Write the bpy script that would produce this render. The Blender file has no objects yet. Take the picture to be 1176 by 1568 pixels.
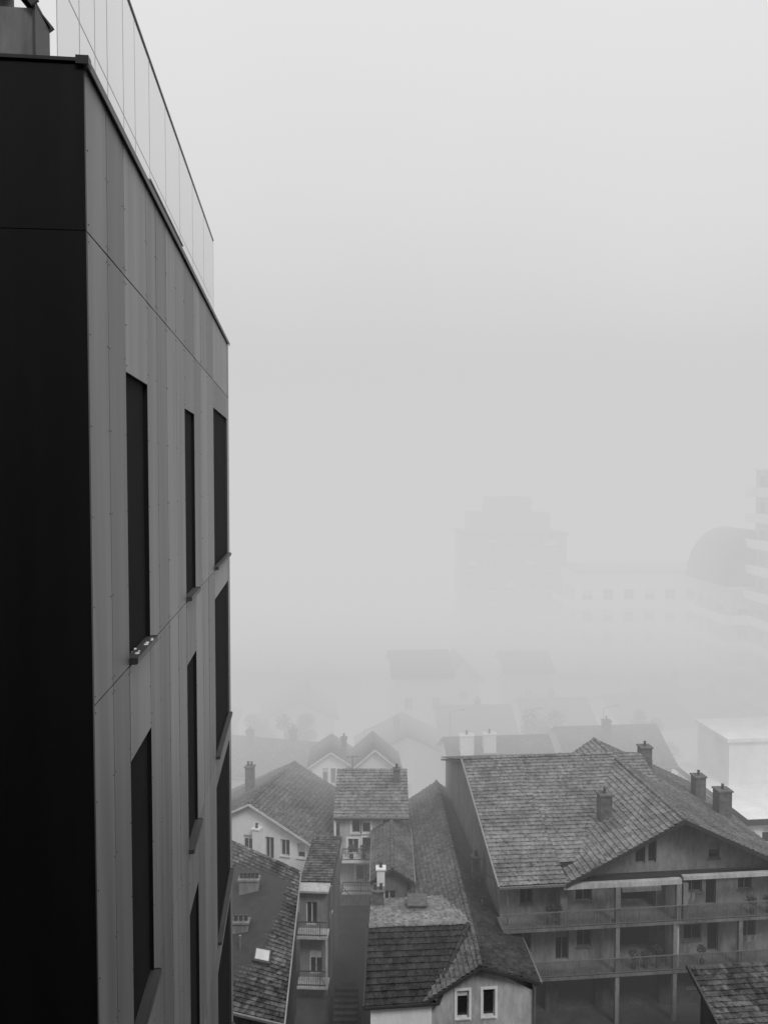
import bpy, math, random
from mathutils import Vector
random.seed(7)
S=bpy.context.scene
rad=math.radians

# ------------------------------------------------------------------ materials
def newmat(name):
    m=bpy.data.materials.new(name); m.use_nodes=True
    return m,m.node_tree.nodes,m.node_tree.links
def grey(v): return (v,v,v,1)
def plaster(name,base,var=0.2,rough=0.9,scale=0.7,spec=0.2,streak=True):
    m,n,l=newmat(name); b=n['Principled BSDF']
    b.inputs['Roughness'].default_value=rough
    b.inputs['Specular IOR Level'].default_value=spec
    tc=n.new('ShaderNodeTexCoord'); mp=n.new('ShaderNodeMapping'); mp.inputs['Scale'].default_value=(1,1,0.3 if streak else 1)
    l.new(tc.outputs['Object'],mp.inputs[0])
    n1=n.new('ShaderNodeTexNoise'); n1.inputs['Scale'].default_value=scale; n1.inputs['Detail'].default_value=6
    n2=n.new('ShaderNodeTexNoise'); n2.inputs['Scale'].default_value=scale*7; n2.inputs['Detail'].default_value=5; n2.inputs['Roughness'].default_value=.65
    l.new(mp.outputs[0],n1.inputs[0]); l.new(mp.outputs[0],n2.inputs[0])
    ad=n.new('ShaderNodeMath'); ad.operation='ADD'; l.new(n1.outputs[0],ad.inputs[0]); l.new(n2.outputs[0],ad.inputs[1])
    mr=n.new('ShaderNodeMapRange'); mr.inputs[1].default_value=0.75; mr.inputs[2].default_value=1.2
    mr.inputs[3].default_value=base*(1-var); mr.inputs[4].default_value=base*(1+var*0.6)
    l.new(ad.outputs[0],mr.inputs[0]); l.new(mr.outputs[0],b.inputs['Base Color'])
    bp=n.new('ShaderNodeBump'); bp.inputs['Strength'].default_value=0.25; bp.inputs['Distance'].default_value=0.02
    l.new(n2.outputs[0],bp.inputs['Height']); l.new(bp.outputs[0],b.inputs['Normal'])
    return m
def tilemat(name,base,var=0.22,bump=False,patch=0.4):
    m,n,l=newmat(name); b=n['Principled BSDF']; b.inputs['Roughness'].default_value=0.75
    b.inputs['Specular IOR Level'].default_value=0.3
    uv=n.new('ShaderNodeUVMap'); sp=n.new('ShaderNodeSeparateXYZ'); l.new(uv.outputs[0],sp.inputs[0])
    fu=n.new('ShaderNodeMath'); fu.operation='FLOOR'; l.new(sp.outputs[0],fu.inputs[0])
    fv=n.new('ShaderNodeMath'); fv.operation='FLOOR'; l.new(sp.outputs[1],fv.inputs[0])
    cb=n.new('ShaderNodeCombineXYZ'); l.new(fu.outputs[0],cb.inputs[0]); l.new(fv.outputs[0],cb.inputs[1])
    wn=n.new('ShaderNodeTexWhiteNoise'); wn.noise_dimensions='3D'; l.new(cb.outputs[0],wn.inputs['Vector'])
    mr=n.new('ShaderNodeMapRange'); mr.inputs[3].default_value=1-var; mr.inputs[4].default_value=1+var; l.new(wn.outputs[0],mr.inputs[0])
    tc=n.new('ShaderNodeTexCoord')
    n1=n.new('ShaderNodeTexNoise'); n1.inputs['Scale'].default_value=0.5; n1.inputs['Detail'].default_value=9; n1.inputs['Roughness'].default_value=0.72
    l.new(tc.outputs['Object'],n1.inputs[0])
    m2=n.new('ShaderNodeMapRange'); m2.inputs[1].default_value=0.36; m2.inputs[2].default_value=0.66
    m2.inputs[3].default_value=base*(1-patch); m2.inputs[4].default_value=base*(1+patch); l.new(n1.outputs[0],m2.inputs[0])
    n3=n.new('ShaderNodeTexNoise'); n3.inputs['Scale'].default_value=5; n3.inputs['Detail'].default_value=5; l.new(tc.outputs['Object'],n3.inputs[0])
    m3=n.new('ShaderNodeMapRange'); m3.inputs[1].default_value=0.36; m3.inputs[2].default_value=0.5; m3.inputs[3].default_value=.5; m3.inputs[4].default_value=1.05; l.new(n3.outputs[0],m3.inputs[0])
    mu=n.new('ShaderNodeMath'); mu.operation='MULTIPLY'; l.new(mr.outputs[0],mu.inputs[0]); l.new(m2.outputs[0],mu.inputs[1])
    mv=n.new('ShaderNodeMath'); mv.operation='MULTIPLY'; l.new(mu.outputs[0],mv.inputs[0]); l.new(m3.outputs[0],mv.inputs[1])
    l.new(mv.outputs[0],b.inputs['Base Color'])
    if bump:
        fr=n.new('ShaderNodeMath'); fr.operation='FRACT'; l.new(sp.outputs[1],fr.inputs[0])
        bp=n.new('ShaderNodeBump'); bp.invert=True; bp.inputs['Strength'].default_value=0.8; bp.inputs['Distance'].default_value=0.05
        l.new(fr.outputs[0],bp.inputs['Height']); l.new(bp.outputs[0],b.inputs['Normal'])
    return m
def simple(name,base,rough=0.6,metal=0.0,spec=0.5):
    m,n,l=newmat(name); b=n['Principled BSDF']
    b.inputs['Roughness'].default_value=rough; b.inputs['Metallic'].default_value=metal
    b.inputs['Specular IOR Level'].default_value=spec
    tc=n.new('ShaderNodeTexCoord'); ns=n.new('ShaderNodeTexNoise'); ns.inputs['Scale'].default_value=2.5; ns.inputs['Detail'].default_value=5
    l.new(tc.outputs['Object'],ns.inputs[0])
    mr=n.new('ShaderNodeMapRange'); mr.inputs[1].default_value=.3; mr.inputs[2].default_value=.7
    mr.inputs[3].default_value=base*0.85; mr.inputs[4].default_value=base*1.15
    l.new(ns.outputs[0],mr.inputs[0]); l.new(mr.outputs[0],b.inputs['Base Color'])
    return m
M={}
M['white']=plaster('white_plaster',0.82,0.10)
M['pale']=plaster('pale_plaster',0.46,0.3)
M['facade']=plaster('facade_render',0.22,0.35)
M['greyw']=plaster('grey_plaster',0.16,0.4)
M['dirty']=plaster('dirty_concrete',0.07,0.5)
M['tile']=tilemat('clay_tiles',0.11)
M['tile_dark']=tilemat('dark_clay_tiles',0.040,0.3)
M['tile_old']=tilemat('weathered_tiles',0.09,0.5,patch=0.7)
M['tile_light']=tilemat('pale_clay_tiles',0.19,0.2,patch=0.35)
M['tile_far']=tilemat('distant_tiles',0.12,0.2,True)
M['glass']=simple('window_glass',0.015,0.12)
M['frame']=simple('window_frame',0.6,0.5)
M['dframe']=simple('dark_frame',0.05,0.5)
M['rail']=simple('painted_rail',0.15,0.5)
M['metal']=simple('zinc_metal',0.3,0.45,0.6)
M['wmetal']=simple('white_gutter_metal',0.6,0.4)
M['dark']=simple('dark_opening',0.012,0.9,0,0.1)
M['brick']=plaster('chimney_brick',0.13,0.45,scale=3,streak=False)
M['pot']=simple('chimney_pot',0.06,0.8)
M['wood']=simple('dark_wood',0.04,0.7)

# ------------------------------------------------------------------ mesh helpers
def obj(name,verts,faces,mat,parent=None,uv=None,smooth=False):
    me=bpy.data.meshes.new(name); me.from_pydata([tuple(v) for v in verts],[],faces)
    if mat: me.materials.append(mat)
    if uv:
        ul=me.uv_layers.new(name='UVMap')
        for lp in me.loops: ul.data[lp.index].uv=uv[lp.vertex_index]
    if smooth:
        for p in me.polygons: p.use_smooth=True
    me.update()
    o=bpy.data.objects.new(name,me); S.collection.objects.link(o)
    if parent: o.parent=parent
    return o
def empty(name,loc=(0,0,0),rot=0):
    e=bpy.data.objects.new(name,None); e.location=loc; e.rotation_euler=(0,0,rad(rot)); e.empty_display_size=0.5
    S.collection.objects.link(e); return e
class MB:
    def __init__(s): s.v=[]; s.f=[]
    def box(s,x0,x1,y0,y1,z0,z1):
        b=len(s.v); s.v+=[(x0,y0,z0),(x1,y0,z0),(x1,y1,z0),(x0,y1,z0),(x0,y0,z1),(x1,y0,z1),(x1,y1,z1),(x0,y1,z1)]
        s.f+=[tuple(b+i for i in q) for q in ((0,3,2,1),(4,5,6,7),(0,1,5,4),(1,2,6,5),(2,3,7,6),(3,0,4,7))]
    def obox(s,o,dx,dy,x0,x1,y0,y1,z0,z1):
        b=len(s.v)
        for z in (z0,z1):
            for (a,c) in ((x0,y0),(x1,y0),(x1,y1),(x0,y1)):
                s.v.append((o[0]+dx[0]*a+dy[0]*c,o[1]+dx[1]*a+dy[1]*c,z))
        s.f+=[tuple(b+i for i in q) for q in ((0,3,2,1),(4,5,6,7),(0,1,5,4),(1,2,6,5),(2,3,7,6),(3,0,4,7))]
    def beam(s,p,q,w,h=None):
        p=Vector(p); q=Vector(q); h=h or w; d=(q-p).normalized()
        up=Vector((0,0,1)) if abs(d.z)<0.95 else Vector((0,1,0))
        a=d.cross(up).normalized(); c=a.cross(d).normalized(); b=len(s.v)
        for r in (p,q):
            for (i,j) in ((-1,-1),(1,-1),(1,1),(-1,1)): s.v.append(tuple(r+a*(i*w/2)+c*(j*h/2)))
        s.f+=[tuple(b+i for i in t) for t in ((0,1,2,3),(7,6,5,4),(0,4,5,1),(1,5,6,2),(2,6,7,3),(3,7,4,0))]
    def cyl(s,x,y,z0,z1,r0,r1=None,n=12):
        r1=r0 if r1 is None else r1; b=len(s.v)
        for (z,r) in ((z0,r0),(z1,r1)):
            for i in range(n):
                a=2*math.pi*i/n; s.v.append((x+r*math.cos(a),y+r*math.sin(a),z))
        for i in range(n): s.f.append((b+i,b+(i+1)%n,b+n+(i+1)%n,b+n+i))
        s.f.append(tuple(b+n+i for i in range(n))); s.f.append(tuple(b+n-1-i for i in range(n)))
    def poly(s,pts):
        b=len(s.v); s.v+=[tuple(p) for p in pts]; s.f.append(tuple(range(b,b+len(pts))))
    def out(s,name,mat,parent=None):
        if s.f: return obj(name,s.v,s.f,mat,parent)

TW,TL=0.24,0.34
def tiled(name,A,B,C,D,mat,parent,fine=True):
    """A eave-left, B eave-right, C ridge-right, D ridge-left"""
    A,B,C,D=[Vector(p) for p in (A,B,C,D)]
    e1=(B-A).normalized(); nrm=(B-A).cross(D-A).normalized()
    e2=nrm.cross(e1).normalized()
    W=max((B-A).length,(C-D).length); L=max((D-A).dot(e2),(C-B).dot(e2))
    nr=max(1,round(L/TL)); nc=max(1,round(W/TW))*(4 if fine else 1)
    if not fine: nr=1; nc=1
    V=[];UV=[];F=[]
    lines=[]
    for j in range(nr):
        lines.append((j/nr,0.055 if fine else 0)); lines.append(((j+0.995)/nr if fine else 1,0.0))
    rnd=random.Random(len(name)*7+int(A.x*10))
    jit={}
    for li,(t,h) in enumerate(lines):
        row=li//2; sag=rnd.uniform(-.012,.012) if fine and h>0 else 0
        for i in range(nc+1):
            s=i/nc
            p=A.lerp(B,s).lerp(D.lerp(C,s),t)
            u=(p-A).dot(e1)/TW; v=(p-A).dot(e2)/TL
            hh=h+sag
            if fine:
                k=(math.floor(u+1e-4),row)
                if k not in jit: jit[k]=rnd.uniform(0,0.02)+(rnd.uniform(.02,.05) if rnd.random()<.02 else 0)
                hh+=0.028*abs(math.sin(math.pi*u))+(jit[k] if h>0 else 0)
                # gentle sag of an old roof
                hh+=0.03*math.sin(u*.11+A.x)*math.sin(v*.17+A.y)
                UV.append((u+0.02,row+(0.1 if h>0 else 0.9)))
            else: UV.append((u+.02,v))
            V.append(p+nrm*hh)
    n=nc+1
    for j in range(len(lines)-1):
        for i in range(nc): F.append((j*n+i,j*n+i+1,(j+1)*n+i+1,(j+1)*n+i))
    obj(name,V,F,mat,parent,UV)
    dn=Vector((0,0,-0.05)); dd=Vector((0,0,-0.2))
    P=[A,B,C,D]; v=[p+dn for p in P]+[p+dd for p in P]
    obj(name+'_deck',v,[(0,1,2,3),(7,6,5,4),(0,4,5,1),(1,5,6,2),(2,6,7,3),(3,7,4,0)],M['wood'],parent)
def ridgecap(name,p,q,mat,parent,r=0.13,seg=0.4):
    p=Vector(p); q=Vector(q); d=(q-p); L=d.length; d.normalize(); n=max(1,int(L/seg))
    a=d.cross(Vector((0,0,1))).normalized(); up=a.cross(d).normalized(); V=[];F=[]; q_=random.Random(int(L*100))
    for k in range(n):
        o=up*q_.uniform(-.015,.02)+a*q_.uniform(-.015,.015)
        for (t,rr) in ((k*L/n,r*1.12),((k+1)*L/n,r*0.9)):
            for i in range(6):
                an=math.pi*i/5; V.append(p+o+d*t+a*(math.cos(an)*rr)+up*(math.sin(an)*rr*0.8))
        b=k*12
        for i in range(5): F.append((b+i,b+i+1,b+6+i+1,b+6+i))
        F.append(tuple(b+i for i in range(5,-1,-1)))
    uv=[(i//12+0.3,0.3) for i in range(len(V))]
    obj(name,V,F,mat,parent,uv)

def wall(parent,name,p0,p1,z0,z1,mat,ops=(),peak=None,depth=0.18,surround=None,frame='frame'):
    dx,dy=p1[0]-p0[0],p1[1]-p0[1]; L=math.hypot(dx,dy); d=(dx/L,dy/L); nn=(d[1],-d[0])
    top=lambda u: z1 if peak is None else z1+(peak-z1)*(1-abs(u-L/2)/(L/2))
    us={0,L}
    if peak is not None: us.add(L/2)
    for o in ops: us.add(o[0]); us.add(o[1])
    us=sorted(us)
    P=lambda u,w,z:(p0[0]+d[0]*u-nn[0]*w,p0[1]+d[1]*u-nn[1]*w,z)
    wm=MB(); gl=MB(); fr=MB(); dk=MB(); sr=MB(); cu=MB()
    for a,b in zip(us[:-1],us[1:]):
        if b-a<1e-5: continue
        m=(a+b)/2; col=sorted([o for o in ops if o[0]<m<o[1]],key=lambda o:o[2]); z=z0
        for o in col:
            if o[2]>z: wm.poly([P(a,0,z),P(b,0,z),P(b,0,o[2]),P(a,0,o[2])])
            z=o[3]
        wm.poly([P(a,0,z),P(b,0,z),P(b,0,top(b)),P(a,0,top(a))])
    for oi,o in enumerate(ops):
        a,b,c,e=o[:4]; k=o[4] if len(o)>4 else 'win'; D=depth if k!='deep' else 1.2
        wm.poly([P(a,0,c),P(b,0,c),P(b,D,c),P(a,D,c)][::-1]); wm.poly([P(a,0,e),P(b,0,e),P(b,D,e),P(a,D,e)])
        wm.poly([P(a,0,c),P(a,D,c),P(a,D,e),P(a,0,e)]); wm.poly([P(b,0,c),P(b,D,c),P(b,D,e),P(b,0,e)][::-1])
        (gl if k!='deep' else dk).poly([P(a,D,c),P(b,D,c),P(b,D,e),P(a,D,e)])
        o0=(p0[0],p0[1]); inn=(-nn[0],-nn[1])
        if k!='deep':
            t=0.06
            for (q,r,s,u) in ((a,a+t,c,e),(b-t,b,c,e),(a+t,b-t,c,c+t),(a+t,b-t,e-t,e)): fr.obox(o0,d,inn,q,r,D-0.06,D-0.005,s,u)
            if b-a>0.7:
                m=(a+b)/2; fr.obox(o0,d,inn,m-0.03,m+0.03,D-0.062,D-0.006,c+t,e-t)
            if k=='win': fr.obox(o0,d,inn,a-0.06,b+0.06,-0.09,D-0.061,c-0.05,c+0.003)
            if (oi*7+int(L*10))%3==0: # roller shutter partly down
                fr.obox(o0,d,inn,a+t,b-t,D-.05,D-.02,e-t-(e-c)*(.2+.12*((oi*5)%4)),e-t)
        if surround:
            t=0.13
            for (q,r,s,u) in ((a-t,a-.002,c-t,e+t),(b+.002,b+t,c-t,e+t),(a,b,c-t,c-.052),(a,b,e+.002,e+t)): sr.obox(o0,d,inn,q,r,-0.03,0.01,s,u)
    wm.out(name,mat,parent); gl.out(name+'_glass',M['glass'],parent); fr.out(name+'_window_frames',M[frame],parent)
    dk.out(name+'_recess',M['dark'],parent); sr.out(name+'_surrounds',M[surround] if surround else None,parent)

def chimney(parent,x,y,z0,z1,w=0.6,dd=None,pots=1,mat='brick',name='chimney'):
    dd=dd or w; m=MB(); m.box(x-w/2,x+w/2,y-dd/2,y+dd/2,z0,z1); m.box(x-w/2-.07,x+w/2+.07,y-dd/2-.07,y+dd/2+.07,z1+.002,z1+.1)
    m.box(x-w/2-.04,x+w/2+.04,y-dd/2-.04,y+dd/2+.04,z0,z0+.3)
    m.out(name,M[mat],parent); c=MB()
    for i in range(pots):
        xx=x if pots==1 else x-w/2+w*(i+.5)/pots
        c.cyl(xx,y,z1+.1,z1+.38,0.1,0.08); c.cyl(xx,y,z1+.42,z1+.47,0.13,0.03)
        c.cyl(xx,y,z1+.38,z1+.42,0.03,0.03,6)
    c.out(name+'_pots',M['pot'],parent)
def rail(parent,name,p,q,z0,z1,step=0.13,mat='dframe'):
    m=MB(); P=Vector((p[0],p[1],0)); Q=Vector((q[0],q[1],0)); L=(Q-P).length; n=max(1,int(L/step))
    m.beam((p[0],p[1],z1),(q[0],q[1],z1),0.06,0.05); m.beam((p[0],p[1],z0+.1),(q[0],q[1],z0+.1),0.04)
    for i in range(n+1):
        r=P.lerp(Q,i/n); w=0.022 if i%10 else 0.05; m.beam((r.x,r.y,z0),(r.x,r.y,z1-.026),w)
    m.out(name,M[mat],parent)

def house(name,loc,rot,w,d,ze,zr,axis='x',wm='white',rm='tile',front=(),left=(),right=(),fine=True,ov=0.45,chims=(),surround=None,autowin=False):
    e=empty(name,(loc[0],loc[1],0),rot)
    if autowin:
        def aw(L):
            r=[];n=max(1,int(L/2.6))
            for k in range(int(ze/2.9)):
                for i in range(n):
                    c=L*(i+.5)/n; r.append((c-.45,c+.45,k*2.9+1.0,k*2.9+2.3))
            return r
        front,left,right=aw(w),aw(d),aw(d)
    up=0.16
    if axis=='y':
        s=(zr-ze)/(w/2)
        wall(e,'front_wall',(0,0),(w,0),0,ze,M[wm],front,peak=zr,surround=surround)
        wall(e,'back_wall',(w,d),(0,d),0,ze,M[wm],(),peak=zr)
        wall(e,'left_wall',(0,d),(0,0),0,ze,M[wm],left); wall(e,'right_wall',(w,0),(w,d),0,ze,M[wm],right)
        zl=ze-ov*s+up
        tiled('roof_left',(-ov,d+ov,zl),(-ov,-ov,zl),(w/2,-ov,zr+up),(w/2,d+ov,zr+up),M[rm],e,fine)
        tiled('roof_right',(w+ov,-ov,zl),(w+ov,d+ov,zl),(w/2,d+ov,zr+up),(w/2,-ov,zr+up),M[rm],e,fine)
        if fine: ridgecap('ridge_tiles',(w/2,-ov,zr+up+.03),(w/2,d+ov,zr+up+.03),M[rm],e)
        g=MB(); g.beam((-ov-.05,-ov,zl-.02),(-ov-.05,d+ov,zl-.02),.12); g.beam((w+ov+.05,-ov,zl-.02),(w+ov+.05,d+ov,zl-.02),.12); g.out('gutters',M['metal'],e)
        b=MB(); b.beam((-ov,-ov-.02,zl-.06),(w/2,-ov-.02,zr+up-.06),.04,.16); b.beam((w+ov,-ov-.02,zl-.06),(w/2,-ov-.02,zr+up-.06),.04,.16); b.out('bargeboards',M['wmetal' if wm=='white' else 'wood'],e)
    else:
        s=(zr-ze)/(d/2)
        wall(e,'front_wall',(0,0),(w,0),0,ze,M[wm],front,surround=surround); wall(e,'back_wall',(w,d),(0,d),0,ze,M[wm])
        wall(e,'left_wall',(0,d),(0,0),0,ze,M[wm],left,peak=zr); wall(e,'right_wall',(w,0),(w,d),0,ze,M[wm],right,peak=zr)
        zl=ze-ov*s+up
        tiled('roof_front',(-ov,-ov,zl),(w+ov,-ov,zl),(w+ov,d/2,zr+up),(-ov,d/2,zr+up),M[rm],e,fine)
        tiled('roof_back',(w+ov,d+ov,zl),(-ov,d+ov,zl),(-ov,d/2,zr+up),(w+ov,d/2,zr+up),M[rm],e,fine)
        if fine: ridgecap('ridge_tiles',(-ov,d/2,zr+up+.03),(w+ov,d/2,zr+up+.03),M[rm],e)
        g=MB(); g.beam((-ov,-ov-.05,zl-.02),(w+ov,-ov-.05,zl-.02),.12); g.beam((-ov,d+ov+.05,zl-.02),(w+ov,d+ov+.05,zl-.02),.12); g.out('gutters',M['metal'],e)
    for c in chims: chimney(e,*c)
    return e

# ------------------------------------------------------------------ world, fog, sun, camera
w=bpy.data.worlds.new('World'); S.world=w; w.use_nodes=True; n=w.node_tree.nodes; l=w.node_tree.links
bg=n['Background']; bg.inputs[1].default_value=0.1
sky=n.new('ShaderNodeTexSky'); sky.sky_type='NISHITA'; sky.sun_disc=False; sky.sun_elevation=rad(50); sky.sun_rotation=rad(150); sky.dust_density=6; sky.air_density=1
bw=n.new('ShaderNodeRGBToBW'); l.new(sky.outputs[0],bw.inputs[0])
tc=n.new('ShaderNodeTexCoord'); sp=n.new('ShaderNodeSeparateXYZ'); l.new(tc.outputs['Generated'],sp.inputs[0])
cr=n.new('ShaderNodeValToRGB'); el=cr.color_ramp.elements
el[0].position=0.0; el[0].color=grey(0.60); el[1].position=1.0; el[1].color=grey(1.0)
for p,c in ((0.12,0.65),(0.25,0.715),(0.5,0.80)):
    x=el.new(p); x.color=grey(c)
# soft large-scale unevenness of the overcast
cn=n.new('ShaderNodeTexNoise'); cn.inputs['Scale'].default_value=1.1; cn.inputs['Detail'].default_value=3; l.new(tc.outputs['Generated'],cn.inputs[0])
cm=n.new('ShaderNodeMapRange'); cm.inputs[1].default_value=.3; cm.inputs[2].default_value=.7; cm.inputs[3].default_value=9.5; cm.inputs[4].default_value=10.5; l.new(cn.outputs[0],cm.inputs[0])
l.new(sp.outputs[2],cr.inputs[0])
mu=n.new('ShaderNodeMath'); mu.operation='MULTIPLY'; l.new(cm.outputs[0],mu.inputs[1]); l.new(cr.outputs[0],mu.inputs[0])
mx=n.new('ShaderNodeMix'); mx.data_type='FLOAT'; mx.inputs[0].default_value=0.92; l.new(bw.outputs[0],mx.inputs[2]); l.new(mu.outputs[0],mx.inputs[3])
l.new(mx.outputs[0],bg.inputs[0])

sun=bpy.data.lights.new('sun','SUN'); sun.energy=1.4; sun.angle=rad(16); sun.color=(1,1,1)
so=bpy.data.objects.new('sun',sun); S.collection.objects.link(so); so.rotation_euler=(rad(40),0,rad(30)); so.location=(20,-20,60)

cd=bpy.data.cameras.new('camera'); cam=bpy.data.objects.new('camera',cd); S.collection.objects.link(cam); S.camera=cam
cam.location=(0,0,32); cam.rotation_euler=(rad(90-2.34),0,0)
cd.sensor_fit='VERTICAL'; cd.sensor_height=24; cd.lens=24*1250/1568; cd.clip_end=3000; cd.clip_start=0.05
S.view_settings.view_transform='Standard'; S.view_settings.look='None'; S.view_settings.exposure=0

def fog(name,x0,x1,y0,y1,z0,z1,sig,L):
    m,n,l=newmat(name+'_volume'); n.clear()
    o=n.new('ShaderNodeOutputMaterial'); a=n.new('ShaderNodeVolumeAbsorption'); a.inputs[0].default_value=(0,0,0,1); a.inputs[1].default_value=sig
    e=n.new('ShaderNodeEmission'); e.inputs[0].default_value=(1,1,1,1); e.inputs[1].default_value=sig*L  # volume glows on its own, in place of scattered sky light
    ad=n.new('ShaderNodeAddShader'); l.new(a.outputs[0],ad.inputs[0]); l.new(e.outputs[0],ad.inputs[1]); l.new(ad.outputs[0],o.inputs['Volume'])
    b=MB(); b.box(x0,x1,y0,y1,z0,z1); b.out(name,m)
fog('fog_bank',-420,420,42,620,-2,46,0.0065,0.63)
fog('fog_bank',-415,415,63,600,-2.5,44,0.045,0.63)
fog('fog_bank',-410,410,70,590,-3,15,0.050,0.36)  # dimmer glow stands for the shade in the low fog

# ------------------------------------------------------------------ ground, lane
gm=plaster('ground_soil',0.06,0.4,scale=0.15,streak=False)
obj('ground',[(-1500,-1500,0),(1500,-1500,0),(1500,1500,0),(-1500,1500,0)],[(0,1,2,3)],gm)
rm_=plaster('asphalt',0.045,0.3,scale=0.6,streak=False)
def strip(name,pts,wd,z,mat):
    V=[];F=[]
    for i,p in enumerate(pts):
        a=Vector(pts[max(0,i-1)]); b=Vector(pts[min(len(pts)-1,i+1)]); d=(b-a).normalized(); nn=Vector((-d.y,d.x))
        V+=[(p[0]-nn.x*wd/2,p[1]-nn.y*wd/2,z),(p[0]+nn.x*wd/2,p[1]+nn.y*wd/2,z)]
        if i: F.append((2*i-2,2*i,2*i+1,2*i-1))
    obj(name,V,F,mat)
lane=[(-2.2,12),(-2.3,40),(-2.3,56)]
strip('lane',lane,2.0,0.004,rm_)
cross=[(-60,35),(-20,34),(0,34),(40,36),(80,40)]
strip('street',cross,6.0,0.008,rm_)
k=MB()
for (a,b) in (((-3.35,38),(-3.35,56)),((-1.25,38),(-1.25,56))): k.beam((a[0],a[1],.06),(b[0],b[1],.06),.12,.12)
k.out('kerb',M['dirty'])
st=MB()
for i in range(9): st.box(-2.95,-1.55,45+i*.32,48.2,0.0+i*.17,0.17+i*.17)
st.out('outdoor_stairs',M['dirty'])

# ------------------------------------------------------------------ TOWER
def towerpanel(name,base,rough,spec,metal=0):
    m,n,l=newmat(name); b=n['Principled BSDF']; b.inputs['Roughness'].default_value=rough; b.inputs['Specular IOR Level'].default_value=spec; b.inputs['Metallic'].default_value=metal
    tc=n.new('ShaderNodeTexCoord'); mp=n.new('ShaderNodeMapping'); mp.inputs['Scale'].default_value=(3,3,0.25); l.new(tc.outputs['Object'],mp.inputs[0])
    a=n.new('ShaderNodeTexNoise'); a.inputs['Scale'].default_value=1.3; a.inputs['Detail'].default_value=8; l.new(mp.outputs[0],a.inputs[0])
    c=n.new('ShaderNodeTexNoise'); c.inputs['Scale'].default_value=60; c.inputs['Detail'].default_value=2; l.new(tc.outputs['Object'],c.inputs[0])
    mr=n.new('ShaderNodeMapRange'); mr.inputs[1].default_value=.3; mr.inputs[2].default_value=.7; mr.inputs[3].default_value=base*.78; mr.inputs[4].default_value=base*1.2
    l.new(a.outputs[0],mr.inputs[0]); l.new(mr.outputs[0],b.inputs['Base Color'])
    m2=n.new('ShaderNodeMapRange'); m2.inputs[3].default_value=rough-.05; m2.inputs[4].default_value=rough+.06; l.new(a.outputs[0],m2.inputs[0]); l.new(m2.outputs[0],b.inputs['Roughness'])
    bp=n.new('ShaderNodeBump'); bp.inputs['Strength'].default_value=.2; bp.inputs['Distance'].default_value=.002; l.new(c.outputs[0],bp.inputs['Height']); l.new(bp.outputs[0],b.inputs['Normal'])
    return m
M['tp']=[towerpanel('facade_panel_a',0.205,.42,.12,.05),towerpanel('facade_panel_b',0.235,.40,.12,.05),towerpanel('facade_panel_c',0.18,.44,.12,.05)]
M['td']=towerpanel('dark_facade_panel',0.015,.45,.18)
th=math.degrees(math.atan(0.1064))
T=empty('office_tower',(-1.935,5.40,32),th)
k=1.0057
ys=[(y-5.4)*k for y in (5.4,5.97,6.56,7.50,8.02,8.63,9.29,9.98,10.9,11.7,12.5,13.40,15.98,16.38)]
TOP=2.68; seams=[TOP,1.61]+[-1.52-3.16*i for i in range(10)]; seams=[s for s in seams if s>-31.5]+[-32]
wins={2:(-1.47,0.85),7:(-1.47,0.85),11:(-1.47,1.16)}
g=0.006
P=[MB(),MB(),MB()]; rv=MB(); fr=MB(); gl=MB(); gl2=MB(); sl=MB(); fw=MB()
rr=random.Random(3)
wd={}
for c in range(len(ys)-1):
    for s in range(len(seams)-1):
        z1,z0=seams[s],seams[s+1]; segs=[(z0,z1)]
        if c in wins and s>=1:
            off=-3.16*(s-1); a,b=wins[c][0]+off,wins[c][1]+off
            segs=[(b,z1)]
            if a<-31: segs=[(z0,z1)]
            else: wd.setdefault(c,[]).append((a,b))
        for (a,b) in segs:
            y0,y1=ys[c]+g,ys[c+1]-g; t=rr.uniform(-.002,.002); m=P[(c*2+(s%2 if c>6 else 0))%3]
            bi=len(m.v); X=0.0
            zz0,zz1=a+g,b-g
            for (x,y,z) in ((X+t,y0,zz0),(X-t,y1,zz0),(X-t,y1,zz1),(X+t,y0,zz1),(X-.03,y0,zz0),(X-.03,y1,zz0),(X-.03,y1,zz1),(X-.03,y0,zz1)): m.v.append((x,y,z))
            m.f+=[tuple(bi+i for i in q) for q in ((0,1,2,3),(4,7,6,5),(0,4,5,1),(2,6,7,3),(1,5,6,2),(0,3,7,4))]
            if s<7:
                nz=max(2,int((zz1-zz0)/.62))
                for yy in (y0+.03,y1-.03):
                    for i in range(nz+1):
                        z=zz0+.05+(zz1-zz0-.1)*i/nz; rv.box(-.002,.004,yy-.004,yy+.004,z-.004,z+.004)
for i,m in enumerate(P): m.out('cladding_panels_%s'%'abc'[i],M['tp'][i],T)
rv.out('rivets',M['dframe'],T)
sub=MB()
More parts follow.
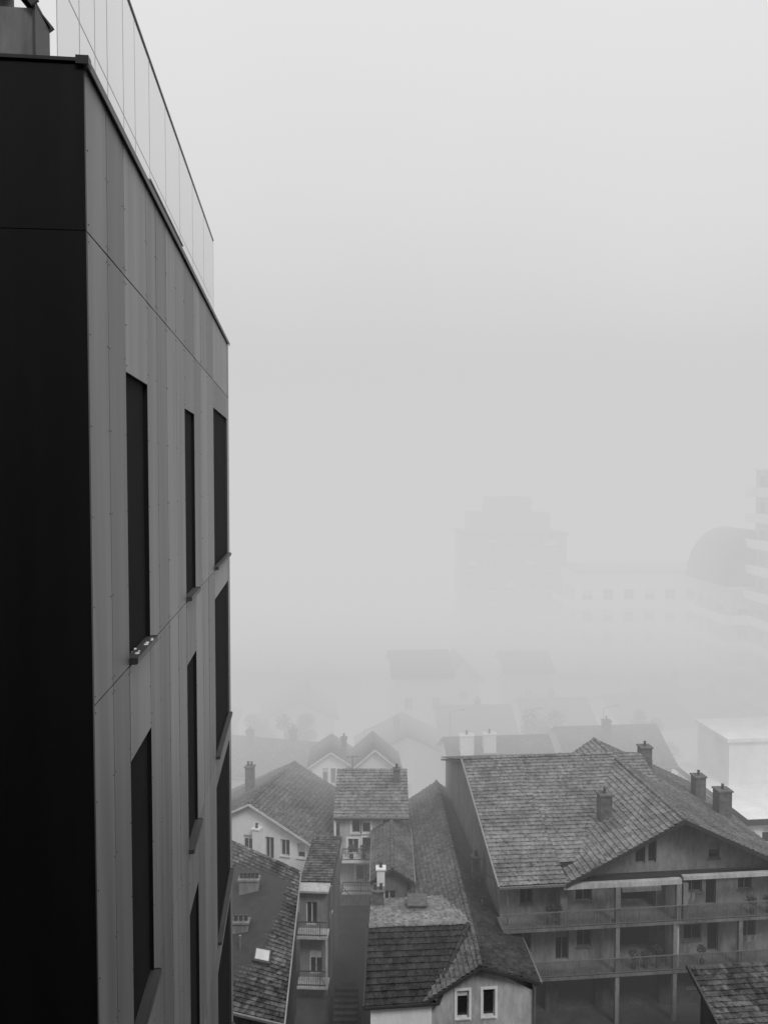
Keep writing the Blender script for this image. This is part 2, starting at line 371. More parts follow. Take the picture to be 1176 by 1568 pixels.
for c in range(len(ys)-1):
    y0,y1=ys[c],ys[c+1]
    if c in wd:
        z=TOP-.02
        for (a,b) in sorted(wd[c],reverse=True):
            sub.poly([(-.035,y0,b),(-.035,y1,b),(-.035,y1,z),(-.035,y0,z)]); z=a
            D=0.065 if c==11 else 0.5
            fw.poly([(-.001,y0,a),(-D,y0,a),(-D,y0,b),(-.001,y0,b)]); fw.poly([(-.001,y1,a),(-D,y1,a),(-D,y1,b),(-.001,y1,b)])
            fw.poly([(-.001,y0,b),(-.001,y1,b),(-D,y1,b),(-D,y0,b)])
            fw.poly([(-.001,y0,a),(-.001,y1,a),(-D,y1,a),(-D,y0,a)])
            (gl2 if c==11 else gl).poly([(-D+.01,y0,a),(-D+.01,y1,a),(-D+.01,y1,b),(-D+.01,y0,b)])
            if c==11: fr.box(-D+.012,-D+.05,y1-.06,y1-.002,a+.002,b-.002)
            else:
                for (q,r) in ((y0+.002,y0+.06),(y1-.06,y1-.002)): fr.box(-D+.012,-D+.05,q,r,a+.002,b-.002)
            sl.box(-D+.055,.06,y0-.01,y1+.01,a+.002,a+.012); sl.box(.06,.068,y0-.01,y1+.01,a-.03,a+.018)
            sl.box(.0,.06,y0-.016,y0-.011,a-.035,a+.02); sl.box(.0,.06,y1+.011,y1+.016,a-.035,a+.02)
        sub.poly([(-.035,y0,-32),(-.035,y1,-32),(-.035,y1,z),(-.035,y0,z)])
    else: sub.poly([(-.035,y0,-32),(-.035,y1,-32),(-.035,y1,TOP-.02),(-.035,y0,TOP-.02)])
sub.out('wall_substrate',M['dark'],T); fw.out('window_reveals',M['td'],T); gl.out('window_glass',simple('tower_glass',.03,.25),T)
gl2.out('corner_window_glass',simple('corner_tower_glass',.09,.5,.0),T); fr.out('window_frames',M['dframe'],T); sl.out('window_sills',simple('sill_metal',.06,.5,.2),T)  # corner panes paler and rougher than the other tower glass
fb=MB()
for i in range(16):
    yy=ys[2]+rr.uniform(.05,.85); xx=rr.uniform(-.1,.05); s_=rr.uniform(.01,.025); fb.cyl(xx,yy,-1.458,-1.450,s_,s_*.6,7)
fb.out('frost_patches',M['white'],T)
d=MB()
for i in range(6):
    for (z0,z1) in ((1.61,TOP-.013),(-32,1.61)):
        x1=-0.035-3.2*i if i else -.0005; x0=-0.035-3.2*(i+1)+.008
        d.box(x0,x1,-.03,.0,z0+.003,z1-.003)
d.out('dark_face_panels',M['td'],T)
b=MB(); b.box(-19,-.036,.002,ys[-1]-.03,-32,TOP-.25); b.out('tower_core',M['dark'],T)
b=MB(); b.poly([(-.036,ys[-1],-32),(-19,ys[-1],-32),(-19,ys[-1],TOP),(-.036,ys[-1],TOP)]); b.box(-.04,.0,ys[-1]-.005,ys[-1]+.03,-32,TOP-.01); b.out('far_face',M['tp'][1],T)
b=MB(); b.box(-.30,.022,-.045,ys[-1]+.05,TOP,TOP+.022); b.box(-19,-.301,-.045,.28,TOP+.0,TOP+.022); b.box(-.30,-.27,.28,ys[-1],TOP-.25,TOP-.002); b.box(-19,-.3,.25,.28,TOP-.25,TOP-.002)
b.box(.0225,.032,-.05,ys[-1]+.055,TOP-.035,TOP+.026)
b.box(-.045,.036,-.055,.02,TOP-.02,TOP+.034)
b.out('parapet_flashing',simple('flashing',.05,.45,.4),T)
b=MB(); b.box(-.20,-.02,2.45,4.62,TOP+.024,TOP+.13); b.box(-.22,.0,2.43,4.64,TOP+.13,TOP+.145); b.out('cable_duct',M['metal'],T)
m,nn_,ll=newmat('frosted_screen_glass'); nn_.clear(); o=nn_.new('ShaderNodeOutputMaterial'); tr=nn_.new('ShaderNodeBsdfTransparent'); tr.inputs[0].default_value=(.95,.95,.95,1)
gg=nn_.new('ShaderNodeBsdfGlossy'); gg.inputs[0].default_value=(.85,.85,.85,1); gg.inputs[1].default_value=.15; ms=nn_.new('ShaderNodeMixShader'); ms.inputs[0].default_value=.25
t2=nn_.new('ShaderNodeBsdfTranslucent'); t2.inputs[0].default_value=(.9,.9,.9,1); m2_=nn_.new('ShaderNodeMixShader'); m2_.inputs[0].default_value=.25
ll.new(tr.outputs[0],m2_.inputs[1]); ll.new(t2.outputs[0],m2_.inputs[2])
ll.new(m2_.outputs[0],ms.inputs[1]); ll.new(gg.outputs[0],ms.inputs[2]); ll.new(ms.outputs[0],o.inputs[0])
gx=-.23; gy=[(y-5.4)*k for y in (5.62,6.2,6.67,7.1,7.75,8.3,9.1,10.2,11.4,12.8,14.3,15.95)]
b=MB(); fz=MB(); jn=MB()
for a,c in zip(gy[:-1],gy[1:]): b.poly([(gx,a+.003,TOP+.024),(gx,c-.003,TOP+.024),(gx,c-.003,4.57),(gx,a+.003,4.57)])
b.out('glass_screen',m,T)
for y in gy: jn.box(gx-.002,gx+.002,y-.0025,y+.0025,TOP+.024,4.57)
jn.out('glass_screen_joints',simple('grey_sealant',.5,.6),T)
fz.box(gx-.012,gx+.012,gy[0],gy[-1],4.571,4.59); fz.out('glass_screen_rail',M['metal'],T)
b=MB(); b.beam((gx-.06,gy[0],3.5),(gx-.06,gy[-1],3.5),.006); b.out('guard_wire',M['metal'],T)
q=.25
b=MB(); b.box(-1.36+q,-1.29+q,1.5,1.9,2.4,4.9); b.box(-1.02+q,-1.0+q,1.5,1.9,2.4,3.86); b.beam((-1.28+q,1.48,4.22),(-.99+q,1.48,3.86),.03,.07); b.beam((-1.28+q,1.9,4.22),(-.99+q,1.9,3.86),.03,.07)
b.out('roof_cabin_frame',M['dframe'],T)
b=MB(); b.box(-1.29+q,-1.02+q,1.52,1.88,2.4,3.84); b.out('roof_cabin',M['facade'],T)
b=MB(); b.box(-3.5,-1.365+q,1.6,1.64,2.4,5.4); b.out('roof_cabin_glass_side',m,T)
b=MB(); b.poly([(-1.29+q,1.48,4.24),(-.99+q,1.48,3.88),(-.99+q,1.9,3.88),(-1.29+q,1.9,4.24)]); b.out('roof_cabin_lid',M['dframe'],T)

# building the picture is taken from (behind the camera), raised to shade tower
V=empty('viewpoint_building',(-14,-1.4,0),0)
wall(V,'facade',(26,0),(0,0),0,41,M['greyw'],[(2+i*4,3.4+i*4,1+j*3.16,2.6+j*3.16) for i in range(6) for j in range(12)])
b=MB(); b.box(0,26,-12,-.3,0,41); b.out('body',M['greyw'],V)
V=empty('unseen_shade_building',(13,-9,0),0)  # unseen building added out of frame to darken the tower's lower face
wall(V,'shade_building_facade',(0,28),(0,0),0,28,M['dirty'],[(2+i*4,3.4+i*4,1+j*3.1,2.6+j*3.1) for i in range(6) for j in range(8)])
b=MB(); b.box(.35,14,0,28,0,28); b.out('body',M['dirty'],V)

# ------------------------------------------------------------------ HOUSE lower left (old tiled roof)
A=empty('old_tiled_house')
tiled('roof_front',(-15,43.2,4.75),(-5.0,39.8,4.75),(-5.0,47.9,8.4),(-15,56.4,8.4),M['tile_old'],A)
ridgecap('ridge_tiles',(-15,56.4,8.46),(-5.0,47.9,8.46),M['tile_old'],A)
b=MB(); b.poly([(-5.25,40.3,0),(-5.25,47.8,0),(-5.25,47.8,8.1),(-5.25,40.3,4.7)]); b.poly([(-15,43.5,0),(-5.25,40.3,0),(-5.25,40.3,4.7),(-15,43.5,4.7)])
b.poly([(-5.25,47.8,0),(-15,56.1,0),(-15,56.1,8.1),(-5.25,47.8,8.1)]); b.out('walls',M['dirty'],A)
b=MB(); b.beam((-15,43.1,4.7),(-4.95,39.7,4.7),.13); b.beam((-4.95,39.7,4.72),(-4.95,47.9,8.4),.07,.16); b.out('gutter',M['metal'],A)
chimney(A,-8.0,47.6,6.6,8.2,1.15,.5,5,'facade'); chimney(A,-8.2,45.1,5.6,7.0,1.15,.5,4,'facade')
b=MB(); b.cyl(-7.9,43.9,5.8,6.9,.07); b.out('vent_pipe',M['metal'],A)
def pl(x,y,off=0):
    ye=39.8+(-5-x)*.34; yr=47.9+(-5-x)*.85
    return 4.75+(y-ye)/(yr-ye)*3.65+off
c=[(-7.1,43.1),(-6.1,42.7),(-6.1,43.5),(-7.1,43.9)]
b=MB(); t=[(x,y,pl(x,y,.22)) for x,y in c]; bt=[(x,y,pl(x,y,-.05)) for x,y in c]
b.v+=t+bt; b.f+=[(0,1,2,3),(0,4,5,1),(1,5,6,2),(2,6,7,3),(3,7,4,0)]; b.out('skylight_frame',M['dframe'],A)
cx=[( -6.98,43.17),(-6.2,42.86),(-6.2,43.43),(-6.98,43.74)]
b=MB(); b.poly([(x,y,pl(x,y,.225)) for x,y in cx]); b.out('skylight_glass',simple('skylight_pane',.5,.1),A)

N=empty('balcony_annex',(-5.2,49.4,0),-3)
wall(N,'front_wall',(0,0),(1.75,0),0,6.7,M['facade'],[(.4,1.1,4.4,5.9,'door'),(.6,1.4,1.3,2.9,'door')])
wall(N,'right_wall',(1.75,0),(1.75,7),0,6.7,M['greyw'],[(1,1.8,4.4,5.8)])
wall(N,'left_wall',(0,7),(0,0),0,6.7,M['pale'])
b=MB(); b.box(-.1,1.85,-.5,.6,6.7,6.82); b.out('canopy_slab',M['pale'],N)
tiled('roof',(-.1,.6,6.82),(1.9,.6,6.82),(1.9,7,6.95),(-.1,7,6.95),M['tile_old'],N)
b=MB(); b.box(-.05,1.85,-1.0,-.002,4.1,4.25); b.box(-.05,1.85,-1.0,-.002,1.0,1.15); b.box(1.72,1.84,-.98,-.85,1.15,4.1); b.out('balcony_slabs',M['pale'],N)
rail(N,'balcony_rail',(0,-.95),(1.8,-.95),4.25,5.15); rail(N,'balcony_rail_low',(0,-.95),(1.8,-.95),1.15,2.1)
b=MB(); b.cyl(1.95,-.1,0,7.0,.06); b.out('downpipe',M['metal'],N)

house('white_gabled_house',(-15.55,61.5),-15,11.7,8.5,4.75,7.75,'y','white','tile',
  front=[(5.2,5.95,4.1,5.35),(6.95,7.65,3.7,5.4),(8.2,8.9,4.1,5.35),(9.5,10.1,4.1,5.2),(7.9,8.7,1,2.4),(10,10.8,1,2.4)],
  chims=[(6.4,-.25,3.2,6.0,.55,.4,1,'white'),(3.5,5,6,8.6,.6,.6,2)])
E=house('balcony_house',(-3.3,60),0,4.7,9,6.9,8.5,'x','pale','tile_light',
  front=[(.9,1.55,5.5,6.7),(1.65,2.3,5.5,6.7),(3.2,3.8,5.5,6.6),(.6,1.4,3.95,5.1,'door'),(1.7,2.9,4.0,5.2,'deep'),(3.2,4.0,3.95,5.1),(1.2,1.85,1.9,3.1),(2.0,2.6,1.9,3.1)],surround='white',
  chims=[(4.3,3.2,7.5,9.2,.5)])
b=MB(); b.box(.2,4.3,-1.1,-.002,3.75,3.92); b.box(.2,4.3,-.9,-.002,1.3,1.45); b.out('balcony_slabs',M['white'],E)
rail(E,'balcony_rail',(.25,-1.05),(4.25,-1.05),3.92,4.8); rail(E,'balcony_rail_low',(.25,-.85),(4.25,-.85),1.45,2.2)
b=MB(); b.cyl(-.35,-.2,0,7,.09); b.out('downpipe',M['white'],E)
house('garden_house',(-.4,52.5),0,1.9,7.2,5.9,6.5,'y','greyw','tile',front=[(.3,1.2,3.6,5)],chims=[(.2,-.9,3.0,6.9,.5,.5,1,'white')])
house('white_villa',(-2.7,69.8),3,3.8,4.5,6.9,8.5,'y','white','tile',front=[(.6,1.15,5.3,6.7),(1.65,2.2,5.3,6.7),(2.7,3.25,5.3,6.7),(.6,1.2,2.3,3.7),(2.4,3.2,2.3,3.7)],fine=False)
house('white_villa',(-6.3,70.6),3,3.3,4.5,6.9,8.0,'y','white','tile',front=[(.9,1.4,5.2,6.6),(1.6,2.1,5.2,6.6),(.6,1.2,2.3,3.7)],fine=False,chims=[(2.8,2,7,8.6,.5)])
house('row_house',(-15.5,75),-14,8.5,8,4.6,6.8,'x','pale','tile',fine=False,chims=[(2,3,5.5,7.8,.6),(6,4,6,7.8,.6)],autowin=True)

# ------------------------------------------------------------------ long house with gable (centre)
G=empty('long_gabled_house')
R0=(5.05,41.6,6.55); R1=(4.3,66,7.2)
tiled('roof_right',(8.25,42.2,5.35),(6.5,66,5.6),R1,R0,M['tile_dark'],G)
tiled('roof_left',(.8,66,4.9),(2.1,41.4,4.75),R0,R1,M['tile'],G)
ridgecap('ridge_tiles',(R0[0],R0[1],R0[2]+.04),(R1[0],R1[1],R1[2]+.04),M['tile'],G)
wall(G,'gable_wall',(2.5,41.95),(7.9,42.45),0,4.75,M['pale'],[(1.35,2.0,3.45,4.95,'win'),(2.75,3.4,3.45,4.95,'win'),(1.2,2.0,.6,2.1),(3.3,4.1,.6,2.1)],peak=6.25,surround='white')
wall(G,'right_wall',(7.9,42.45),(6.3,66),0,5.3,M['dirty'],[(3,4,3,4.3),(8,9,3,4.3),(14,15,3,4.3)]); wall(G,'left_wall',(1.1,66),(2.5,41.95),0,4.8,M['greyw'])
b=MB(); b.beam((2.05,41.36,4.68),(R0[0],41.56,6.49),.05,.16); b.beam((8.3,42.16,5.28),(R0[0],41.56,6.49),.05,.16); b.out('bargeboards',M['wood'],G)
b=MB(); b.beam((8.33,42.2,5.3),(6.58,66,5.55),.13); b.cyl(8.0,42.3,0,5.2,.06); b.out('gutter',M['metal'],G)
chimney(G,5.9,51.5,6,7.7,.5,.5,1,'brick')
b=MB()
for t in (.25,.4,.7): b.cyl(5.9-.02*t,42.2+24*t,5.8,6.6,.06)
b.out('vent_pipes',M['metal'],G)
H=empty('hipped_side_house')
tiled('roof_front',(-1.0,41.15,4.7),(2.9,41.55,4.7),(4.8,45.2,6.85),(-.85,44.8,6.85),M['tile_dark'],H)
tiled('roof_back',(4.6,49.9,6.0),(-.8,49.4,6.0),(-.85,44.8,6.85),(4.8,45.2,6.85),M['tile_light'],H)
ridgecap('ridge_tiles',(-.85,44.8,6.9),(4.85,45.2,6.9),M['tile_light'],H)
ridgecap('valley_tiles',(2.6,41.4,4.85),(4.75,45.1,6.95),M['tile_dark'],H)
wall(H,'front_wall',(-.7,41.5),(2.5,41.8),0,4.6,M['white'],[(.5,1.1,1.9,3.3),(1.9,2.6,1.9,3.3)])
wall(H,'left_wall',(-.7,49.2),(-.7,41.5),0,4.6,M['greyw'],[(3,3.8,2.6,4)])
b=MB(); b.poly([(-.7,49.2,4.6),(-.7,41.5,4.6),(-.7,44.8,6.75),(-.7,49.2,5.9)]); b.out('left_gable',M['greyw'],H)
b=MB(); b.beam((-1.05,41.1,4.66),(2.9,41.5,4.66),.12); b.beam((-1.05,41.1,4.7),(-.91,44.8,6.85),.06,.2); b.beam((-.91,44.8,6.85),(-.85,49.4,6.0),.06,.2); b.out('gutter',M['wood'],H)
chimney(H,-.35,48.4,5.9,7.1,.7,.5,2,'brick')
b=MB(); b.box(1.5,2.5,47.6,48.8,6.0,6.6); b.box(1.4,2.6,47.5,48.9,6.6,6.66); b.out('roof_hatch',M['brick'],H)

# ------------------------------------------------------------------ big house on the right with balconies
I=empty('balcony_apartment_house',(10.6,46.3,0),5.7)
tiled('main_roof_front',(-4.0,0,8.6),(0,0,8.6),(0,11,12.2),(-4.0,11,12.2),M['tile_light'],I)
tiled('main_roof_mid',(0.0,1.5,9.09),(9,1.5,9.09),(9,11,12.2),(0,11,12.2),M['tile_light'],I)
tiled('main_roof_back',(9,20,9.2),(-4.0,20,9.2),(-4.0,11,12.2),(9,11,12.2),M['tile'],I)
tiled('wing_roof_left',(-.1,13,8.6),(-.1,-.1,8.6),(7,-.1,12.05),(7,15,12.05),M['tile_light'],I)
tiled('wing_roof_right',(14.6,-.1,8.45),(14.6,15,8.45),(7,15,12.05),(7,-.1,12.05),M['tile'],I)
ridgecap('main_ridge_tiles',(-4,11,12.26),(6.9,11,12.26),M['tile_light'],I); ridgecap('wing_ridge_tiles',(7,-.1,12.1),(7,15,12.1),M['tile_light'],I)
b=MB(); b.beam((-.1,-.13,8.52),(7,-.13,11.98),.06,.22); b.beam((14.6,-.13,8.37),(7,-.13,11.98),.06,.22); b.out('bargeboards',M['wood'],I)
b=MB(); b.beam((-4.05,-.07,8.55),(-.1,-.07,8.55),.13); b.beam((-4.07,-.1,8.6),(-4.07,11,12.2),.1,.16); b.cyl(-3.4,.5,0,8.5,.06); b.out('gutter',M['metal'],I)
b=MB(); b.box(-.2,6.9,.0,.3,8.22,8.5); b.box(7.0,14.4,-.02,.28,8.45,8.66); b.out('eave_beam',M['pale'],I)
wy=1.5
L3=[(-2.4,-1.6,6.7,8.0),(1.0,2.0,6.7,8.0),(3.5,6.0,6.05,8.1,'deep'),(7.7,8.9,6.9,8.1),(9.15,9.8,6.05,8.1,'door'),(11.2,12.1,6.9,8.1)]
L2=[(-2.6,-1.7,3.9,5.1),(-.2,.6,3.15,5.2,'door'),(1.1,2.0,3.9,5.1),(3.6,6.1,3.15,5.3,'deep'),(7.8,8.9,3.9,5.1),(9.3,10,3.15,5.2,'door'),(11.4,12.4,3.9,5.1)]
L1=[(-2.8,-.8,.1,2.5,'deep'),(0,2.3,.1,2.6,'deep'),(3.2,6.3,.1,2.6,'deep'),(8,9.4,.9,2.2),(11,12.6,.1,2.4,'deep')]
L3=[(a+3.6,b+3.6)+tuple(r) for a,b,*r in L3]; L2=[(a+3.6,b+3.6)+tuple(r) for a,b,*r in L2]; L1=[(a+3.6,b+3.6)+tuple(r) for a,b,*r in L1]
wall(I,'facade_upper',(-3.6,wy),(14.0,wy),5.85,8.4,M['facade'],L3,frame='rail')
wall(I,'facade_middle',(-3.6,wy+.002),(14.0,wy+.002),2.9,5.85,M['facade'],L2,frame='rail')
wall(I,'facade_ground',(-3.6,wy+.004),(14.0,wy+.004),0,2.9,M['dirty'],L1,frame='rail')
wall(I,'gable_wall',(.2,wy-.2),(13.8,wy-.2),8.4,8.5,M['facade'],[(4.4,5.0,8.95,10.1,'door'),(5.2,5.7,8.95,10.3,'door'),(9.0,9.7,9.0,10.0)],peak=11.75,frame='rail')
b=MB(); b.poly([(-3.6,wy,0),(-3.6,20,0),(-3.6,20,9.0),(-3.6,11,12),(-3.6,wy,8.9)]); b.poly([(14,wy,0),(14,15,0),(14,15,8.4),(14,wy,8.4)]); b.poly([(-3.6,20,0),(14,20,0),(14,20,8.4),(-3.6,20,9)]); b.out('side_walls',M['greyw'],I)
b=MB(); b.box(-3.6,14,wy-.6,wy-.21,8.2,8.3); b.out('soffit',M['wood'],I)
b=MB()
for z in (5.85,2.9): b.box(-3.8,14.4,-.05,wy-.003,z,z+.16)
b.out('balcony_slabs',M['greyw'],I)
b=MB()
for x in (-3.5,3.05,6.55,10.6,14.1):
    b.box(x-.12,x+.12,.0,.25,3.06,5.85); b.box(x-.12,x+.12,0,.25,0,2.9)
for x in (3.05,6.75,7.15,14.1): b.box(x-.15,x+.15,.0,.25,6.01,8.22)
b.box(-.2,.25,.7,wy-.004,6.01,8.4); b.out('posts',M['facade'],I)
b=MB(); b.box(6.6,7.0,.3,wy-.005,6.01,8.2); b.box(6.6,6.9,.26,wy-.006,3.06,5.8); b.out('partition_walls',M['pale'],I)
rail(I,'upper_balcony_rail',(-3.75,0-.02),(14.35,-.02),6.01,6.95,.09,'rail'); rail(I,'lower_balcony_rail',(-3.75,-.02),(14.35,-.02),3.06,4.0,.09,'rail')
chimney(I,3.8,4.3,9.8,12.0,.75,.7,1,'brick'); chimney(I,9.9,12.3,10,12.2,.8,.8,1,'brick'); chimney(I,12.7,9.6,8.8,10.9,.75,.75,1,'brick'); chimney(I,13.2,7.2,8.6,10.8,.9,.9,1,'brick')
b=MB(); b.poly([(3.6,.9,8.05),(6,.9,8.05),(6,.75,7.5),(3.6,.75,7.5)]); b.out('roller_blind',M['pale'],I)
b=MB(); q_=random.Random(4)
for (x0,x1,z) in ((7.4,8.4,7.4),(11.2,12.2,4.6)):
    b.beam((x0,.5,z),(x1,.5,z),.02); x=x0+.05
    while x<x1-.3:
        w_=q_.uniform(.2,.4); b.poly([(x,.5,z),(x+w_,.51,z),(x+w_-.02,.52,z-q_.uniform(.3,.6)),(x+.02,.49,z-q_.uniform(.3,.6))]); x+=w_+q_.uniform(.03,.3)
b.out('laundry',M['facade'],I)

Q=empty('garage_outbuilding')
tiled('roof',(16.9,37,4.1),(28,38,4.1),(28,44.4,5.5),(16.5,43.4,5.5),M['tile_old'],Q)
b=MB(); b.beam((16.85,37,4.1),(16.45,43.4,5.5),.1,.22); b.out('bargeboard',M['dframe'],Q)
b=MB(); b.poly([(17.2,37.4,0),(27.8,38.4,0),(27.8,38.4,4),(17.2,37.4,4)]); b.poly([(17.2,37.4,0),(17.2,43.3,0),(17.2,43.3,5.3),(17.2,37.4,4)]); b.out('walls',M['dirty'],Q)

def block(name,loc,rot,w_,d_,h,mat,floors=True,bal=True,roofm='white',z0=0):
    e=empty(name,(loc[0],loc[1],0),rot); ops=[]; ops2=[]
    nf=int(h/3)
    for f in range(nf):
        for i in range(int(w_/2.8)): ops.append((.8+i*2.8,2.2+i*2.8,f*3+.9,f*3+2.3))
        for i in range(int(d_/2.8)): ops2.append((.8+i*2.8,2.2+i*2.8,f*3+.9,f*3+2.3))
    wall(e,'front_wall',(0,0),(w_,0),0,h,M[mat],ops); wall(e,'left_wall',(0,d_),(0,0),0,h,M[mat],ops2)
    wall(e,'right_wall',(w_,0),(w_,d_),0,h,M[mat],ops2); wall(e,'back_wall',(w_,d_),(0,d_),0,h,M[mat])
    b=MB(); b.box(-.3,w_+.3,-.3,d_+.3,h,h+.25); b.out('roof_slab',M[roofm],e)
    if bal:
        b=MB()
        for f in range(1,nf):
            b.box(-1.3,w_*.45,-1.3,-.003,f*3-.1,f*3+.1); b.box(-1.3,w_*.45,-1.3,-1.2,f*3+.1,f*3+1.0)
            b.box(-1.3,-1.2,-1.2,d_,f*3+.1,f*3+1.0); b.box(-1.2,-.003,0,d_,f*3-.1,f*3+.1)
        b.out('balconies',M['white'],e)
    return e
mb=empty('white_flat_roof_building',(28,61.5,0),5.7)
wall(mb,'front_wall',(0,0),(14,0),0,5.8,M['white'],[(1+i*2.6,2.4+i*2.6,j*3+1,j*3+2.3) for i in range(5) for j in range(2)]); wall(mb,'left_wall',(0,12),(0,0),0,5.8,M['white'])
wall(mb,'upper_front_wall',(1.8,6.5),(14,6.5),5.8,9.8,M['white'],[(4.2+i*2.6,5.6+i*2.6,7,8.4) for i in range(3)]); wall(mb,'upper_left_wall',(1.8,12),(1.8,6.5),5.8,9.8,M['white'])
b=MB(); b.box(-.4,14.4,-.4,12.4,5.8,6.0); b.box(1.5,14,6.2,12,9.8,10.1); b.out('roof_slabs',M['white'],mb)
b=MB(); b.box(-.5,14.4,-.5,-.402,5.65,6.1); b.box(-.5,-.402,-.4,12.4,5.65,6.1); b.out('roof_edge',M['dframe'],mb)
block('balcony_tower_block',(44.4,82),3,14,14,33,'pale')
cb=block('curved_roof_building',(41.0,96),3,8,10,19,'pale')
def barrel(parent,cx,r,z,h,y0,y1,mat):
    V_=[];F_=[]
    for j,y in enumerate((y0,y1)):
        for i in range(13):
            a=math.pi*i/12; V_.append((cx-r*math.cos(a),y,z+h*math.sin(a)))
    for i in range(12): F_.append((i,i+1,14+i,13+i))
    F_+= [tuple(range(12,-1,-1)),tuple(range(13,26))]
    obj('barrel_roof',V_,F_,mat,parent)
barrel(cb,4.0,5.0,19.3,6.5,-.5,10.5,M['tile_dark'])
block('apartment_block',(25.5,108),2,22,12,19.5,'white',roofm='pale')
ab=block('apartment_block',(11,116),0,15,12,24,'greyw',roofm='dirty',bal=False)
b=MB(); b.box(1.5,13,2,10,24.25,27); b.box(4,10.5,3,9,27,29.3); b.out('setback_storeys',M['greyw'],ab)
house('white_house',(1.2,88),4,6,9,10.5,12.3,'x','white','tile_far',fine=False,autowin=True)
house('white_house',(7.2,91),4,3.5,7,9.5,11.3,'y','white','tile_far',fine=False,autowin=True)
house('white_house',(13.9,92),0,5,7,10.2,11.6,'x','white','tile_light',fine=False,autowin=True)
house('terraced_house',(6.2,70),5,9,8,6.2,8.2,'x','pale','tile_far',fine=False,chims=[(1.4,2.2,6.8,9.0,1.2,.7,1,'white'),(3.5,2.4,6.8,9.0,1.1,.7,1,'white')],autowin=True)
house('terraced_house',(17,72),5,9,9,6.2,8.4,'x','greyw','tile_far',fine=False,chims=[(4,3,7,9.4,.7)],autowin=True)
rg=random.Random(11)
spots=[(-22,66),(-34,60),(-30,76),(-20,84),(-8,89),(1,80),(11,83),(20,86),(31,86),(42,92),(-36,92),(-16,104),(-6,103),(24,100),(35,97),(-28,112),(-12,120),(0,122),(-44,74),(50,72),(58,60),(46,52),(36,48),(60,84),(-24,45),(-34,42),(-48,52),(-5,138),(-22,136)]
for (x,y) in spots:
    ww=rg.uniform(7,9.5); dd=rg.uniform(7,10); z=rg.choice([4.8,5.4,6.0])
    house('town_house',(x+rg.uniform(-1.5,1.5)-ww/2,y+rg.uniform(-2,2)),rg.choice([5,-8,12,3]),ww,dd,z,z+rg.uniform(1.6,2.3),rg.choice('xy'),rg.choice(['white','pale','greyw']),rg.choice(['tile_far','tile_far','tile_dark']),fine=False,autowin=True,
      chims=[(rg.uniform(2,5),dd*.4,z+1,z+3.0,.6)])

def lamp(x,y,h):
    b=MB(); b.cyl(x,y,0,h,.09,.05,8); b.beam((x,y,h),(x+1.0,y-.3,h+.35),.06); b.box(x+.9,x+1.5,y-.42,y-.2,h+.3,h+.42); b.box(x-.12,x+.12,y-.12,y+.12,0,.4); b.out('street_lamp',M['metal'])
for p in ((14.0,80,9),(6.5,79.5,9),(-2,82,6.5),(22,81,9)): lamp(*p)
def antenna(x,y,z,h):
    b=MB(); b.cyl(x,y,z,z+h,.02,.02,6); b.beam((x-.5,y,z+h-.1),(x+.5,y+.2,z+h-.1),.02)
    for i in range(6): xx=x-.45+i*.18; b.beam((xx,y-.25,z+h-.1),(xx,y+.3,z+h-.1),.012)
    b.out('tv_antenna',M['dframe'])
antenna(-2.5,64,8.4,1.6)
def cable(p,q,sag):
    p=Vector(p); q=Vector(q); b=MB(); pr=p
    for i in range(1,15):
        t=i/14; c=p.lerp(q,t)-Vector((0,0,sag*4*t*(1-t))); b.beam(pr,c,.025); pr=c
    b.out('overhead_cable',M['dframe'])
cable((-3.2,51,6.8),(-.7,48,5.8),.25); cable((-3.0,59.8,5.2),(-4,52,6.5),.3); cable((6.9,46.8,8.4),(4.6,56,7.0),.4)
lm=simple('foliage',.05,.8)
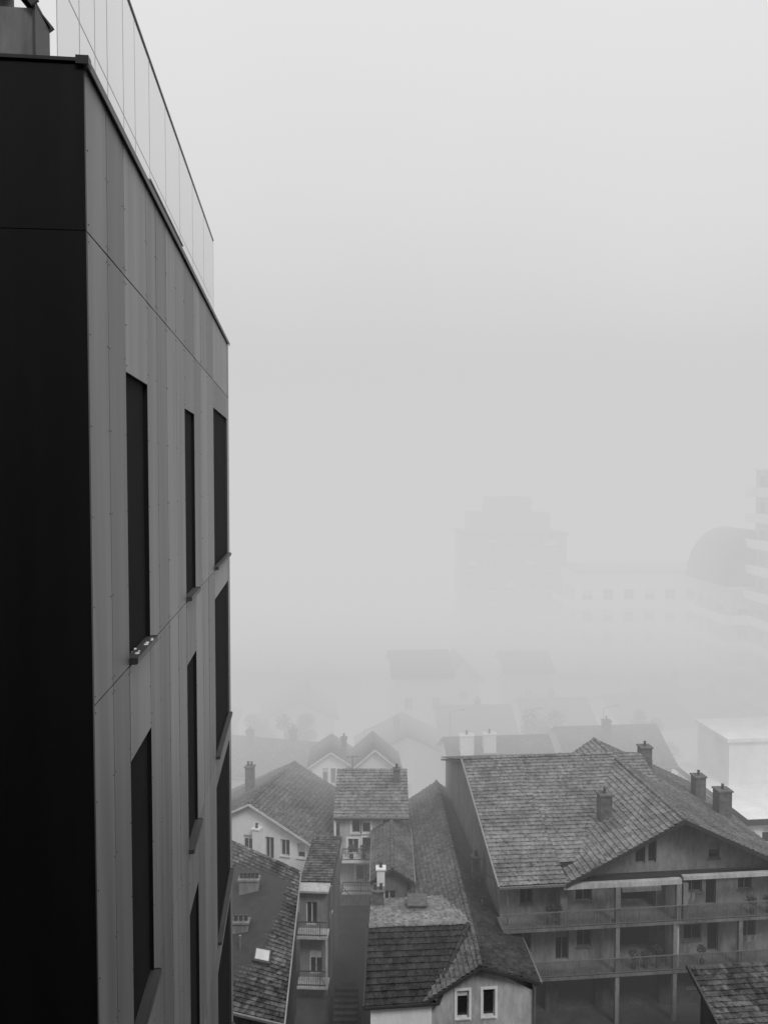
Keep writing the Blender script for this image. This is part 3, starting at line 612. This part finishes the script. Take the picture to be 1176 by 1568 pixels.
def clump(b,q,c0,r,n_,s=.05):
    for i in range(n_):
        v=Vector((q.gauss(0,1),q.gauss(0,1),q.gauss(0,1))).normalized()*r*q.uniform(.4,1.05); c=v+Vector(c0); a=Vector((q.uniform(-1,1),q.uniform(-1,1),q.uniform(-1,1))).normalized()*s; d_=a.orthogonal().normalized()*s*.7
        b.poly([c-a,c+d_,c+a,c-d_])
def plant(x,y,z,h,r,seed):
    q=random.Random(seed); e=empty('potted_plant',(x,y,z)); b=MB(); b.cyl(0,0,0,.28,.12,.17); b.out('pot',M['pot'],e)
    b=MB(); b.cyl(0,0,.28,h-r*.6,.015,.01,6); clump(b,q,(0,0,h),r,220); b.out('leaves',lm,e)
ca,sa=math.cos(rad(5.7)),math.sin(rad(5.7))
for i,(lx,z,h,r) in enumerate(((-.9,6.01,1.0,.28),(-.4,6.01,.95,.26),(4.2,3.06,.9,.35),(4.9,3.06,.8,.3),(5.6,3.06,1.0,.35),(11.5,6.01,.8,.3),(12.5,6.01,.8,.3),(8.4,3.06,.9,.3),(-2.5,3.06,.9,.3))):
    ly=.4; plant(10.6+lx*ca-ly*sa,46.3+lx*sa+ly*ca,z,h,r,i)
for i,x in enumerate((-2.4,-1.5,-.6,.3)): plant(x,59.3,3.92,.8,.3,50+i)
def tree(x,y,h,seed):
    q=random.Random(seed); e=empty('deciduous_tree',(x,y,0)); b=MB(); b.cyl(0,0,0,h*.5,.22,.13,8); lf=MB()
    for i in range(9):
        a=q.uniform(0,6.28); r=q.uniform(.8,1.9); z=h*q.uniform(.5,.95); b.beam((0,0,h*q.uniform(.3,.5)),(math.cos(a)*r,math.sin(a)*r,z),.09); clump(lf,q,(math.cos(a)*r,math.sin(a)*r,z),q.uniform(.7,1.1),260,.11)
    b.out('trunk_and_limbs',M['wood'],e); lf.out('foliage_crown',lm,e)
for i,(x,y,h) in enumerate(((16.2,81,8.6),(-9,82.5,8),(27,82,8.5),(33,76,8),(-13,86,8))): tree(x,y,h,i)
print('done',len(bpy.data.objects))
